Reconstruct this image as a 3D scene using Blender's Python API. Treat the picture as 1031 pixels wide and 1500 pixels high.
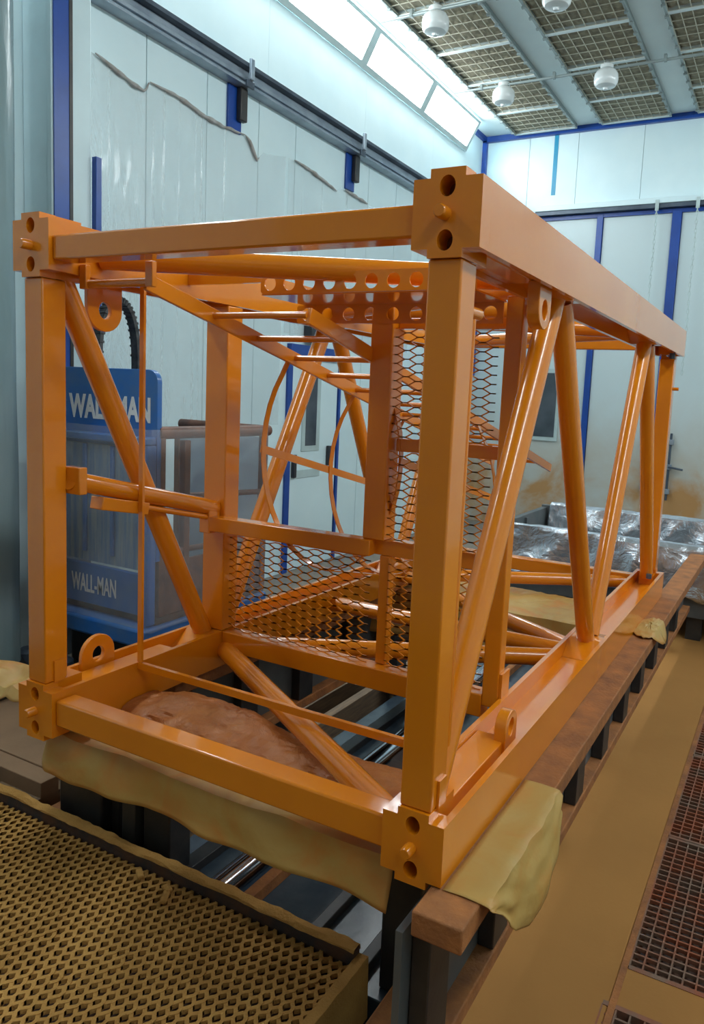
import bpy, bmesh, math, random
from mathutils import Vector, Matrix, noise as mnoise

random.seed(7)
scene = bpy.context.scene
COL = scene.collection
for o in list(bpy.data.objects):
    bpy.data.objects.remove(o)

# ------------------------------------------------------------------ camera
# frame of reference: x across the tower section (right chord at 0), y into the booth, z up
# (lower chord axis at 0, booth floor at FLOOR)
FLOOR = -0.68
CEIL = 4.12
WL, WR, WB, WF = -3.2, 2.56, 7.7, -3.6          # left, right, back and front walls
F_PX, YAW, PITCH, ROLL = 1082.18, 0.4784, -0.1196, 0.0508
cam_d = bpy.data.cameras.new('camera')
cam = bpy.data.objects.new('camera', cam_d)
COL.objects.link(cam)
scene.camera = cam
fwd = Vector((-math.sin(YAW) * math.cos(PITCH), math.cos(YAW) * math.cos(PITCH), math.sin(PITCH)))
r0 = Vector((math.cos(YAW), math.sin(YAW), 0))
u0 = r0.cross(fwd)
rr = math.cos(ROLL) * r0 + math.sin(ROLL) * u0
uu = -math.sin(ROLL) * r0 + math.cos(ROLL) * u0
M3 = Matrix((rr, uu, -fwd)).transposed()
cam.matrix_world = Matrix.Translation((0.5823, -1.2202, 0.8734)) @ M3.to_4x4()
cam_d.sensor_fit = 'VERTICAL'
cam_d.sensor_height = 36.0
cam_d.lens = 36.0 * F_PX / 1500.0
cam_d.shift_x = -80.25 / 1500.0
cam_d.shift_y = -37.4 / 1500.0
cam_d.clip_start = 0.02
cam_d.clip_end = 100

# ------------------------------------------------------------------ world, light, exposure
world = bpy.data.worlds.new('world')
scene.world = world
world.use_nodes = True
world.node_tree.nodes['Background'].inputs[0].default_value = (0.6, 0.75, 0.8, 1)
world.node_tree.nodes['Background'].inputs[1].default_value = 0.05
LIGHT_STRENGTH = 17.0                           # the booth's own light panels (they are built below)
LIGHT_COLOR = (0.93, 0.99, 1.0, 1)
vs = scene.view_settings
vs.view_transform = 'Standard'
vs.look = 'None'
vs.exposure = 0.5
vs.gamma = 1.0
vs.use_curve_mapping = False

# ------------------------------------------------------------------ materials
def new_mat(name):
    m = bpy.data.materials.new(name)
    m.use_nodes = True
    nt = m.node_tree
    return m, nt, nt.nodes['Principled BSDF']

def ramp(nt, fac, stops):
    r = nt.nodes.new('ShaderNodeValToRGB')
    el = r.color_ramp.elements
    while len(el) < len(stops):
        el.new(0.5)
    for e, (p, c) in zip(el, stops):
        e.position = p
        e.color = tuple(c) + (1,) if len(c) == 3 else c
    nt.links.new(fac, r.inputs[0])
    return r

def noise_node(nt, scale, detail=4, rough=0.55, dist=0.0, mapping=None):
    n = nt.nodes.new('ShaderNodeTexNoise')
    n.inputs['Scale'].default_value = scale
    n.inputs['Detail'].default_value = detail
    n.inputs['Roughness'].default_value = rough
    n.inputs['Distortion'].default_value = dist
    tc = nt.nodes.new('ShaderNodeNewGeometry')
    if mapping:
        mp = nt.nodes.new('ShaderNodeMapping')
        mp.inputs['Scale'].default_value = mapping
        nt.links.new(tc.outputs['Position'], mp.inputs[0])
        nt.links.new(mp.outputs[0], n.inputs['Vector'])
    else:
        nt.links.new(tc.outputs['Position'], n.inputs['Vector'])
    return n

def add_bump(nt, b, height, strength, dist=0.01):
    bp = nt.nodes.new('ShaderNodeBump')
    bp.inputs['Strength'].default_value = strength
    bp.inputs['Distance'].default_value = dist
    nt.links.new(height, bp.inputs['Height'])
    nt.links.new(bp.outputs[0], b.inputs['Normal'])

def simple(name, c1, c2=None, scale=6, rough=0.5, metal=0.0, bump=0.0, bscale=60, coat=0.0, mapping=None, lo=0.35, hi=0.65, bdist=0.005, spec=0.5):
    m, nt, b = new_mat(name)
    b.inputs['Roughness'].default_value = rough
    b.inputs['Metallic'].default_value = metal
    b.inputs['Coat Weight'].default_value = coat
    b.inputs['Coat Roughness'].default_value = 0.08
    b.inputs['Specular IOR Level'].default_value = spec
    if c2 is None:
        c2 = tuple(v * 0.86 for v in c1)
    n = noise_node(nt, scale, mapping=mapping)
    r = ramp(nt, n.outputs['Fac'], [(lo, c1), (hi, c2)])
    nt.links.new(r.outputs[0], b.inputs['Base Color'])
    if bump:
        n2 = noise_node(nt, bscale, 5, mapping=mapping)
        add_bump(nt, b, n2.outputs['Fac'], bump, bdist)
    return m

MAT = {}
MAT['orange'] = simple('orange_enamel', (0.80, 0.248, 0.005), (0.74, 0.215, 0.004), 3, 0.24, bump=0.03, bscale=140, coat=0.8, bdist=0.003)
MAT['orange_in'] = simple('orange_recess_shade', (0.16, 0.035, 0.004), None, 5, 0.6)  # darkened enamel for the hole bottoms, recess shade put into the colour
MAT['wall'] = simple('booth_wall_white', (0.70, 0.86, 0.90), (0.65, 0.82, 0.87), 2.2, 0.34, bump=0.03, bscale=25)
MAT['post'] = simple('white_post_paint', (0.64, 0.81, 0.86), None, 2, 0.4)
MAT['joint'] = simple('wall_joint_grey', (0.24, 0.33, 0.38), None, 8, 0.6)
MAT['blue'] = simple('blue_trim', (0.012, 0.07, 0.36), (0.010, 0.055, 0.28), 5, 0.32)
MAT['cyan_tape'] = simple('cyan_tape', (0.01, 0.30, 0.52), None, 5, 0.4)
MAT['lift_blue'] = simple('lift_blue_paint', (0.020, 0.15, 0.52), (0.06, 0.17, 0.42), 9, 0.35, bump=0.15, bscale=18, coat=0.2)
MAT['lift_panel'] = simple('streaked_lift_panel', (0.10, 0.22, 0.44), (0.30, 0.38, 0.44), 5, 0.4, mapping=(7, 7, 0.5), lo=0.4, hi=0.62)
MAT['lift_brown'] = simple('lift_rusty_frame', (0.20, 0.085, 0.05), (0.10, 0.05, 0.04), 12, 0.5)
MAT['white_text'] = simple('white_lettering', (0.85, 0.88, 0.9), None, 8, 0.5)
MAT['black'] = simple('black_steel', (0.018, 0.019, 0.022), (0.05, 0.045, 0.04), 7, 0.42, bump=0.1)
MAT['rubber'] = simple('black_cable_chain', (0.02, 0.022, 0.026), (0.07, 0.07, 0.072), 30, 0.5)
MAT['grey_steel'] = simple('galvanised_rail', (0.36, 0.43, 0.50), (0.24, 0.30, 0.37), 6, 0.38, metal=0.4)
MAT['dark_grey'] = simple('dark_rail_edge', (0.09, 0.12, 0.16), (0.05, 0.07, 0.1), 6, 0.4, metal=0.3)
MAT['chrome'] = simple('polished_rail', (0.62, 0.66, 0.72), (0.5, 0.53, 0.6), 9, 0.12, metal=1.0)
MAT['rust'] = simple('rusty_beam', (0.42, 0.155, 0.04), (0.22, 0.085, 0.03), 14, 0.75, bump=0.7, bscale=90, lo=0.3, hi=0.7)
MAT['rust_dark'] = simple('dark_rusty_steel', (0.12, 0.055, 0.03), (0.05, 0.04, 0.04), 12, 0.7, bump=0.5)
MAT['grate_rust'] = simple('rust_red_grate', (0.30, 0.085, 0.035), (0.20, 0.12, 0.08), 9, 0.7, bump=0.3, lo=0.4, hi=0.62)
MAT['sand'] = simple('overspray_dust_floor', (0.43, 0.205, 0.058), (0.37, 0.175, 0.05), 1.6, 0.85, bump=0.12, bscale=45, spec=0.2)
MAT['sand2'] = simple('overspray_dust_grating', (0.64, 0.345, 0.10), (0.48, 0.25, 0.07), 5, 0.9, bump=0.9, bscale=130, spec=0.15)
MAT['board'] = simple('dusty_plywood_board', (0.34, 0.205, 0.115), (0.26, 0.16, 0.09), 4, 0.8, bump=0.15)
MAT['concrete'] = simple('dusty_concrete', (0.20, 0.19, 0.175), (0.27, 0.22, 0.165), 3, 0.75, bump=0.2)
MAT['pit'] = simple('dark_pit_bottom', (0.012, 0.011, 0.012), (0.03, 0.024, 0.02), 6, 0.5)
MAT['bluegrey'] = simple('blue_grey_sheet', (0.040, 0.062, 0.088), (0.075, 0.10, 0.12), 7, 0.25, bump=0.3, bscale=14)
MAT['plank'] = simple('old_plank', (0.32, 0.21, 0.12), (0.18, 0.12, 0.08), 10, 0.7, mapping=(6, 0.6, 6), bump=0.3)
MAT['filter'] = simple('filter_fleece', (0.36, 0.33, 0.24), (0.24, 0.22, 0.17), 16, 0.95, bump=0.8, bscale=60, spec=0.1)
MAT['wire'] = simple('filter_wire', (0.60, 0.58, 0.47), None, 20, 0.6)
MAT['ceil'] = simple('ceiling_sheet', (0.72, 0.82, 0.83), (0.66, 0.76, 0.78), 2, 0.45)
MAT['pipe'] = simple('ceiling_pipe', (0.30, 0.36, 0.36), None, 5, 0.4, metal=0.3)
MAT['jar'] = simple('white_canister', (0.72, 0.78, 0.79), None, 4, 0.22, coat=0.3)
MAT['frame'] = simple('light_frame', (0.50, 0.62, 0.63), None, 5, 0.35)
MAT['glass_dark'] = simple('dark_window', (0.05, 0.065, 0.08), (0.09, 0.11, 0.13), 3, 0.12)
MAT['handle'] = simple('dark_handle', (0.03, 0.035, 0.045), None, 5, 0.35)
MAT['dimming_wall'] = simple('light_dimming_wall', (0.26, 0.27, 0.26), (0.21, 0.20, 0.18), 2, 0.7)  # for the unseen front wall, toned dark to cut bounce onto near faces
MAT['tray'] = simple('dark_tray_metal', (0.11, 0.13, 0.14), (0.16, 0.17, 0.17), 6, 0.4, metal=0.3)

# kraft paper, dusted orange where the enamel hit it (upper side)
m, nt, b = new_mat('masking_paper')
n1 = noise_node(nt, 4.5, 5, 0.6, 0.8)
r1 = ramp(nt, n1.outputs['Fac'], [(0.3, (0.50, 0.345, 0.115)), (0.5, (0.49, 0.30, 0.08)), (0.68, (0.54, 0.225, 0.045))])
nt.links.new(r1.outputs[0], b.inputs['Base Color'])
b.inputs['Roughness'].default_value = 0.5
n2 = noise_node(nt, 9, 4, 0.5, 0.2)
add_bump(nt, b, n2.outputs['Fac'], 0.25, 0.02)
MAT['paper'] = m
m, nt, b = new_mat('overspray_paper')
n1 = noise_node(nt, 8, 5, 0.6, 0.8)
r1 = ramp(nt, n1.outputs['Fac'], [(0.3, (0.52, 0.20, 0.055)), (0.7, (0.40, 0.125, 0.03))])
nt.links.new(r1.outputs[0], b.inputs['Base Color'])
b.inputs['Roughness'].default_value = 0.36
n2 = noise_node(nt, 16, 6, 0.6, 0.6)
add_bump(nt, b, n2.outputs['Fac'], 0.7, 0.02)
MAT['paper_orange'] = m

# silver polythene
m, nt, b = new_mat('silver_sheeting')
b.inputs['Base Color'].default_value = (0.66, 0.70, 0.76, 1)
b.inputs['Metallic'].default_value = 0.8
b.inputs['Roughness'].default_value = 0.22
n2 = noise_node(nt, 7, 5, 0.6, 1.4)
add_bump(nt, b, n2.outputs['Fac'], 0.35, 0.05)
MAT['foil'] = m

def film_mat(name, alpha, col=(0.8, 0.88, 0.9), scale=9):
    m, nt, b = new_mat(name)
    b.inputs['Base Color'].default_value = tuple(col) + (1,)
    b.inputs['Roughness'].default_value = 0.12
    b.inputs['Alpha'].default_value = alpha
    b.inputs['Coat Weight'].default_value = 0.6
    n2 = noise_node(nt, scale, 6, 0.65, 1.5, mapping=(1, 1, 0.35))
    add_bump(nt, b, n2.outputs['Fac'], 0.5, 0.04)
    return m
MAT['film'] = film_mat('clear_film', 0.30)
MAT['film2'] = film_mat('lift_wrap_film', 0.24, (0.74, 0.76, 0.78), 18)
MAT['film_edge'] = simple('rolled_film_edge', (0.30, 0.27, 0.25), (0.45, 0.45, 0.45), 18, 0.4)
MAT['wrapped'] = simple('wrapped_grey_column', (0.25, 0.34, 0.36), (0.18, 0.27, 0.29), 2.5, 0.24, bump=0.35, bscale=7, bdist=0.02, mapping=(1, 1, 0.3))

# back wall with orange overspray stains low down (dirt with a shape of its own)
m, nt, b = new_mat('stained_gate_panel')
geo = nt.nodes.new('ShaderNodeNewGeometry')
sep = nt.nodes.new('ShaderNodeSeparateXYZ')
nt.links.new(geo.outputs['Position'], sep.inputs[0])
mr = nt.nodes.new('ShaderNodeMapRange')
mr.inputs['From Min'].default_value = 1.25
mr.inputs['From Max'].default_value = -0.1
nt.links.new(sep.outputs['Z'], mr.inputs['Value'])
n1 = noise_node(nt, 1.7, 5, 0.6, 0.4)
mul = nt.nodes.new('ShaderNodeMath'); mul.operation = 'MULTIPLY'
nt.links.new(mr.outputs[0], mul.inputs[0]); nt.links.new(n1.outputs['Fac'], mul.inputs[1])
r1 = ramp(nt, mul.outputs[0], [(0.05, (0.55, 0.66, 0.69)), (0.42, (0.50, 0.50, 0.45)), (0.62, (0.48, 0.27, 0.11))])
nt.links.new(r1.outputs[0], b.inputs['Base Color'])
b.inputs['Roughness'].default_value = 0.35
MAT['stained'] = m

m, nt, b = new_mat('light_diffuser')
b.inputs['Base Color'].default_value = (0.9, 0.95, 0.95, 1)
b.inputs['Emission Color'].default_value = LIGHT_COLOR
b.inputs['Emission Strength'].default_value = LIGHT_STRENGTH
MAT['diffuser'] = m

# ------------------------------------------------------------------ helpers
ORG = {}
def V(*a):
    return Vector(a)

class MB:
    """collects shapes in world coordinates; build() links them as ONE mesh object"""
    def __init__(s):
        s.v = []; s.f = []
    def box(s, x0, x1, y0, y1, z0, z1):
        n = len(s.v)
        for z in (z0, z1):
            s.v += [(x0, y0, z), (x1, y0, z), (x1, y1, z), (x0, y1, z)]
        s.f += [tuple(n + i for i in q) for q in ((3, 2, 1, 0), (4, 5, 6, 7), (0, 1, 5, 4), (1, 2, 6, 5), (2, 3, 7, 6), (3, 0, 4, 7))]
        return s
    def bar(s, p, q, w, h, up=(0, 0, 1)):
        """rectangular bar from p to q, w across, h along up"""
        p = Vector(p); q = Vector(q); d = (q - p).normalized(); up = Vector(up)
        a = d.cross(up).normalized(); b = a.cross(d).normalized()
        n = len(s.v)
        for c in (p, q):
            for i, j in ((-1, -1), (1, -1), (1, 1), (-1, 1)):
                s.v.append(tuple(c + a * (i * w / 2) + b * (j * h / 2)))
        s.f += [tuple(n + i for i in k) for k in ((0, 1, 2, 3), (7, 6, 5, 4), (0, 4, 5, 1), (1, 5, 6, 2), (2, 6, 7, 3), (3, 7, 4, 0))]
        return s
    def path(s, pts, r, n=12, closed=False, caps=True, ell=None):
        """tube along points (r number or list)"""
        pts = [Vector(p) for p in pts]; m = len(pts)
        rs = r if isinstance(r, (list, tuple)) else [r] * m
        base = len(s.v); a = None
        for i, p in enumerate(pts):
            if closed:
                d = pts[(i + 1) % m] - pts[i - 1]
            else:
                d = pts[min(i + 1, m - 1)] - pts[max(i - 1, 0)]
            d.normalize()
            if a is None:
                t = Vector((0, 0, 1)) if abs(d.z) < 0.9 else Vector((1, 0, 0))
                a = d.cross(t).normalized()
            else:
                a = (a - d * a.dot(d)).normalized()
            b = d.cross(a)
            for k in range(n):
                t = 2 * math.pi * k / n
                s.v.append(tuple(p + a * (math.cos(t) * rs[i]) + b * (math.sin(t) * rs[i] * (ell or 1))))
        for i in range(m if closed else m - 1):
            for k in range(n):
                k2 = (k + 1) % n; i2 = (i + 1) % m
                s.f.append((base + i * n + k, base + i * n + k2, base + i2 * n + k2, base + i2 * n + k))
        if caps and not closed:
            s.f.append(tuple(base + k for k in range(n))[::-1])
            s.f.append(tuple(base + (m - 1) * n + k for k in range(n)))
        return s
    def tube(s, p, q, r, n=20):
        return s.path([p, q], r, n)
    def ribbon(s, pts, side, thick, wid):
        """flat ribbon along pts: side = unit vector of its width, thickness across"""
        pts = [Vector(p) for p in pts]; side = Vector(side); base = len(s.v); m = len(pts)
        for i, p in enumerate(pts):
            d = (pts[min(i + 1, m - 1)] - pts[max(i - 1, 0)]).normalized()
            nn = d.cross(side).normalized()
            for i2, j in ((-1, -1), (1, -1), (1, 1), (-1, 1)):
                s.v.append(tuple(p + side * (i2 * wid / 2) + nn * (j * thick / 2)))
        for i in range(m - 1):
            for k in range(4):
                k2 = (k + 1) % 4
                s.f.append((base + i * 4 + k, base + i * 4 + k2, base + i * 4 + 4 + k2, base + i * 4 + 4 + k))
        s.f.append((base + 3, base + 2, base + 1, base)); e = base + (m - 1) * 4
        s.f.append((e, e + 1, e + 2, e + 3))
        return s
    def lathe(s, prof, c, n=24):
        """prof: (r, z) list, around the vertical through c"""
        base = len(s.v); c = Vector(c)
        for r, z in prof:
            for k in range(n):
                t = 2 * math.pi * k / n
                s.v.append((c.x + r * math.cos(t), c.y + r * math.sin(t), c.z + z))
        for i in range(len(prof) - 1):
            for k in range(n):
                k2 = (k + 1) % n
                s.f.append((base + i * n + k, base + i * n + k2, base + i * n + n + k2, base + i * n + n + k))
        s.f.append(tuple(base + k for k in range(n))[::-1])
        s.f.append(tuple(base + (len(prof) - 1) * n + k for k in range(n)))
        return s
    def plate(s, outline, holes, o, U, W, t):
        """flat plate with real holes: 2-D outline and (cx, cy, rx, ry) holes, extruded t along U x W"""
        o = Vector(o); U = Vector(U); W = Vector(W); N = U.cross(W)
        loops = [list(outline)]
        for cx, cy, rx, ry in holes:
            loops.append([(cx + rx * math.cos(2 * math.pi * k / 20), cy + ry * math.sin(2 * math.pi * k / 20)) for k in range(20)])
        bm = bmesh.new(); edges = []
        for L in loops:
            vs_ = [bm.verts.new((x, y, 0)) for x, y in L]
            for i in range(len(vs_)):
                edges.append(bm.edges.new((vs_[i], vs_[(i + 1) % len(vs_)])))
        bmesh.ops.triangle_fill(bm, use_beauty=True, use_dissolve=False, edges=edges, normal=(0, 0, 1))
        bm.verts.index_update()
        pts = [v.co.copy() for v in bm.verts]; tris = []
        for f in bm.faces:
            idx = [v.index for v in f.verts]
            a, b_, c = [pts[i] for i in idx[:3]]
            if (b_ - a).cross(c - a).z < 0: idx.reverse()
            tris.append(idx)
        bm.free()
        n = len(s.v); m = len(pts)
        for k in (0, t):
            s.v += [tuple(o + U * p.x + W * p.y + N * k) for p in pts]
        for tr in tris:
            s.f.append(tuple(n + m + i for i in tr)); s.f.append(tuple(n + i for i in reversed(tr)))
        st = 0
        for li, L in enumerate(loops):
            k = len(L)
            ar = sum(L[i][0] * L[(i + 1) % k][1] - L[(i + 1) % k][0] * L[i][1] for i in range(k))
            ccw = (ar > 0) == (li == 0)
            for i in range(k):
                a, b_ = st + i, st + (i + 1) % k
                q = (n + a, n + b_, n + m + b_, n + m + a)
                s.f.append(q if ccw else q[::-1])
            st += k
        return s
    def grid(s, fn, nu, nv, thick=None):
        """surface fn(u, v) -> point, given thickness by a doubled back side"""
        base = len(s.v)
        P = [[Vector(fn(i / nu, j / nv)) for j in range(nv + 1)] for i in range(nu + 1)]
        for row in P:
            s.v += [tuple(p) for p in row]
        w = nv + 1
        for i in range(nu):
            for j in range(nv):
                s.f.append((base + i * w + j, base + (i + 1) * w + j, base + (i + 1) * w + j + 1, base + i * w + j + 1))
        return s
    def build(s, name, mat, parent=None, smooth=True, bevel=0.0, solid=0.0, ang=35, seg=2):
        if parent is not None:
            org = ORG[parent.name]
        else:
            xs = [p[0] for p in s.v]; ys = [p[1] for p in s.v]; zs = [p[2] for p in s.v]
            org = Vector(((min(xs) + max(xs)) / 2, (min(ys) + max(ys)) / 2, min(zs)))
        me = bpy.data.meshes.new(name)
        me.from_pydata([tuple(Vector(p) - org) for p in s.v], [], s.f)
        me.update()
        if smooth:
            me.shade_smooth(); me.set_sharp_from_angle(angle=math.radians(ang))
        me.materials.append(MAT[mat] if isinstance(mat, str) else mat)
        o = bpy.data.objects.new(name, me)
        COL.objects.link(o)
        if parent is not None:
            o.parent = parent
        else:
            o.location = org
        ORG[o.name] = org
        if solid:
            md = o.modifiers.new('thickness', 'SOLIDIFY'); md.thickness = solid; md.offset = 0
        if bevel:
            md = o.modifiers.new('bevel', 'BEVEL'); md.width = bevel; md.segments = seg; md.limit_method = 'ANGLE'; md.angle_limit = math.radians(50)
        return o

def thing(name, loc, label, cat, group=None, kind=None):
    o = bpy.data.objects.new(name, None)
    o.empty_display_size = 0.1
    COL.objects.link(o)
    o.location = loc
    ORG[o.name] = Vector(loc)
    tag(o, label, cat, group, kind)
    return o

def tag(o, label=None, cat=None, group=None, kind=None):
    if label: o['label'] = label
    if cat: o['category'] = cat
    if group: o['group'] = group
    if kind: o['kind'] = kind
    return o

def box(name, b, mat, parent=None, bevel=0.0):
    return MB().box(*b).build(name, mat, parent, bevel=bevel)

def text_mesh(name, body, mat, parent, o, U, W, width, height, bold=0.0, depth=0.002):
    """flat lettering fitted to width x height with its lower left corner at o"""
    cu = bpy.data.curves.new('lettering', 'FONT')
    cu.body = body; cu.offset = bold; cu.resolution_u = 4
    to = bpy.data.objects.new('lettering', cu)
    COL.objects.link(to)
    dg = bpy.context.evaluated_depsgraph_get()
    me0 = bpy.data.meshes.new_from_object(to.evaluated_get(dg))
    co = [v.co.copy() for v in me0.vertices]
    x0 = min(c.x for c in co); x1 = max(c.x for c in co); y0 = min(c.y for c in co); y1 = max(c.y for c in co)
    U = Vector(U); W = Vector(W); N = U.cross(W); o = Vector(o)
    mb = MB(); k = len(co)
    for d in (0, depth):
        mb.v += [tuple(o + U * ((c.x - x0) / (x1 - x0) * width) + W * ((c.y - y0) / (y1 - y0) * height) + N * d) for c in co]
    for p in me0.polygons:
        idx = list(p.vertices)
        a, b_, c = co[idx[0]], co[idx[1]], co[idx[2]]
        if (b_ - a).cross(c - a).z < 0: idx.reverse()
        mb.f.append(tuple(k + i for i in idx))
    ec = {}
    for p in me0.polygons:
        for e in p.edge_keys: ec[e] = ec.get(e, 0) + 1
    for e, n in ec.items():
        if n == 1: mb.f.append((e[0], e[1], k + e[1], k + e[0]))
    bpy.data.objects.remove(to); bpy.data.curves.remove(cu); bpy.data.meshes.remove(me0)
    return mb.build(name, mat, parent, smooth=False)

def nz(x, y=0.0, z=0.0):
    return mnoise.noise(Vector((x, y, z)))

# ================================================================== THE SETTING
# ---- walls
wall_left = box('wall_left', (WL - 0.15, WL - 0.02, WF, WB, FLOOR, CEIL), 'joint')
tag(wall_left, 'white panelled booth wall on the left with a rail', 'wall', kind='structure')
ye = [WF + 0.535 * i for i in range(14)]
ye = [y for y in ye if y < 3.2] + [3.37, 3.83]
ye2 = [4.62, 4.98, 5.52, 6.06, 6.6, 7.14, WB]
for a, b_ in list(zip(ye, ye[1:])) + list(zip(ye2, ye2[1:])):
    box('wall_panel', (WL - 0.02, WL, a + 0.003, b_ - 0.003, FLOOR, 3.02), 'wall', wall_left, 0.002)
box('wall_panel', (WL - 0.02, WL, 3.833, 4.617, 1.26, 3.02), 'wall', wall_left, 0.002)
for i in range(8):
    a = WF + i * (WB - WF) / 8; b_ = WF + (i + 1) * (WB - WF) / 8
    box('wall_panel', (WL - 0.02, WL, a + 0.001, b_ - 0.001, 3.022, CEIL), 'wall', wall_left)
wall_right = box('wall_right', (WR, WR + 0.15, WF, WB, FLOOR, CEIL), 'wall')
tag(wall_right, 'white panelled booth wall on the right', 'wall', kind='structure')
wall_front = box('wall_front', (WL, WR, WF - 0.15, WF, FLOOR, CEIL), 'dimming_wall')
tag(wall_front, 'booth wall behind the photographer', 'wall', kind='structure')
wall_back = box('wall_back', (WL, WR, WB + 0.02, WB + 0.17, FLOOR, CEIL), 'joint')
tag(wall_back, 'white far wall of the booth with blue trim', 'wall', kind='structure')
xs = [WL, -2.6, -2.0, -1.25, -0.55, 0.2, 0.95, 1.7, WR]
for a, b_ in zip(xs, xs[1:]):
    box('wall_panel', (a + 0.002, b_ - 0.002, WB, WB + 0.02, 3.13, CEIL), 'wall', wall_back, 0.002)
xs = [WL, -2.68, -1.71, -1.64, -0.87, -0.77, 0.1, 0.9, 1.7, WR]
for a, b_ in zip(xs, xs[1:]):
    if b_ - a < 0.15: continue
    box('gate_panel', (a + 0.004, b_ - 0.004, WB, WB + 0.02, FLOOR, 3.10), 'stained', wall_back, 0.003)
for a, b_ in ((-1.71, -1.64), (-0.87, -0.77), (0.5, 0.6)):
    box('trim_post', (a, b_, WB - 0.025, WB + 0.02, FLOOR + 0.02, 3.10), 'blue', wall_back, 0.003)
box('trim_strip', (-2.42, WR, WB - 0.02, WB, 3.07, 3.115), 'blue', wall_back)
# corner and ceiling trims
trim_1 = box('trim_1', (WL, WL + 0.055, WB - 0.05, WB, 1.2, CEIL - 0.02), 'blue'); tag(trim_1, 'blue corner trim where left and far walls meet', 'trim', kind='structure')
trim_2 = box('trim_2', (WL, WR, WB - 0.05, WB, CEIL - 0.065, CEIL), 'blue'); tag(trim_2, 'blue trim along the top of the far wall', 'trim', kind='structure')
trim_3 = box('trim_3', (WL, WL + 0.05, 7.15, WB, CEIL - 0.05, CEIL), 'blue'); tag(trim_3, 'short blue trim along the left wall top behind the last light', 'trim', kind='structure')

# ---- ceiling with filter panels
ceiling = box('ceiling', (WL, WR, WF, WB, CEIL, CEIL + 0.1), 'ceil')
tag(ceiling, 'ceiling of pale sheet strips and filter panels', 'ceiling', kind='structure')
cols = [(-2.745, -2.03), (-1.70, -0.98), (-0.67, 0.05), (0.36, 1.08), (1.39, 2.11)]
yb = [7.60, 6.935, 6.12, 5.385, 4.62, 3.85, 3.08, 2.31, 1.54, 0.77, 0.0, -0.77, -1.54, -2.31, -3.08]
fil = None; grd = None
for cx0, cx1 in cols:
    for y1, y0 in zip(yb, yb[1:]):
        # a shallow pillowed fleece panel
        def fn(u, v, cx0=cx0, cx1=cx1, y0=y0, y1=y1):
            x = cx0 + u * (cx1 - cx0); y = y0 + 0.02 + v * (y1 - y0 - 0.04)
            bulge = 0.018 * abs(math.sin(u * math.pi * 8)) ** 0.6 * abs(math.sin(v * math.pi * 5)) ** 0.6
            edge = min(u, 1 - u, v, 1 - v)
            return (x, y, CEIL - 0.004 - (bulge + 0.004 if edge > 0.001 else 0))
        f = MB().grid(fn, 24, 15).build('filter_panel', 'filter', ceiling, smooth=True, ang=60)
        g = MB()
        for k in range(9):
            x = cx0 + (cx1 - cx0) * k / 8
            g.box(x - 0.003, x + 0.003, y0 + 0.02, y1 - 0.02, CEIL - 0.033, CEIL - 0.027)
        for k in range(6):
            y = y0 + 0.02 + (y1 - y0 - 0.04) * k / 5
            g.box(cx0, cx1, y - 0.003, y + 0.003, CEIL - 0.034, CEIL - 0.028)
        g.build('wire_grid', 'wire', f, smooth=False)
    for y1 in yb:
        box('cross_strip', (cx0 - 0.02, cx1 + 0.02, y1 - 0.022, y1 + 0.022, CEIL - 0.042, CEIL - 0.001), 'ceil', ceiling, 0.004)
    for xx in (cx0 - 0.012, cx1 + 0.012):
        e = MB().box(xx - 0.012, xx + 0.012, yb[-1], yb[0], CEIL - 0.045, CEIL - 0.001)
        e.build('edge_strip', 'pipe', ceiling, bevel=0.003)
        # retaining clips down the edge
        c = MB()
        y = yb[0] - 0.1
        while y > 1.0:
            c.box(xx - 0.018, xx + 0.018, y - 0.012, y + 0.012, CEIL - 0.06, CEIL - 0.045); y -= 0.19
        c.build('retaining_clips', 'pipe', ceiling, smooth=False)

# ---- light panels in the upper corners (real lamps of the booth)
def light_panel(y0, y1, side, label, group=None):
    x_w = WL if side < 0 else WR
    sg = 1 if side < 0 else -1
    t = thing('light_panel', (x_w + sg * 0.1, (y0 + y1) / 2, 3.80), label, 'light', group)
    lo = Vector((x_w + sg * 0.004, 0, 3.795)); hi = Vector((x_w + sg * 0.175, 0, CEIL - 0.012))
    d = (hi - lo).normalized(); nrm = Vector((d.z * sg, 0, -abs(d.x)))
    L = (hi - lo).length
    def pt(s_, y, off):
        p = lo + d * s_ + nrm * off
        return (p.x, y, p.z)
    fr = MB()
    for s0, s1, a, b_ in ((0, 0.05, y0, y1), (L - 0.03, L, y0, y1), (0.05, L - 0.03, y0, y0 + 0.05), (0.05, L - 0.03, y1 - 0.05, y1)):
        n = len(fr.v)
        for off in (-0.003, 0.018):
            fr.v += [pt(s0, a, off), pt(s1, a, off), pt(s1, b_, off), pt(s0, b_, off)]
        fr.f += [tuple(n + i for i in q) for q in ((3, 2, 1, 0), (4, 5, 6, 7), (0, 1, 5, 4), (1, 2, 6, 5), (2, 3, 7, 6), (3, 0, 4, 7))]
    fr.build('frame', 'frame', t, smooth=False)
    df = MB()
    df.v = [pt(0.05, y0 + 0.05, 0.004), pt(L - 0.03, y0 + 0.05, 0.004), pt(L - 0.03, y1 - 0.05, 0.004), pt(0.05, y1 - 0.05, 0.004)]
    df.f = [(0, 1, 2, 3)]
    df.build('diffuser', 'diffuser', t, smooth=False)
    return t
lys = [(5.915, 7.12), (4.75, 5.915), (3.585, 4.75), (2.42, 3.585), (1.255, 2.42), (0.09, 1.255), (-1.075, 0.09), (-2.24, -1.075)]
llab = ['glowing light panel on the left, the farthest one beside the far wall corner',
        'glowing light panel on the left, middle one of the three in view',
        'glowing light panel on the left, nearest one cut off by the picture top']
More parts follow.
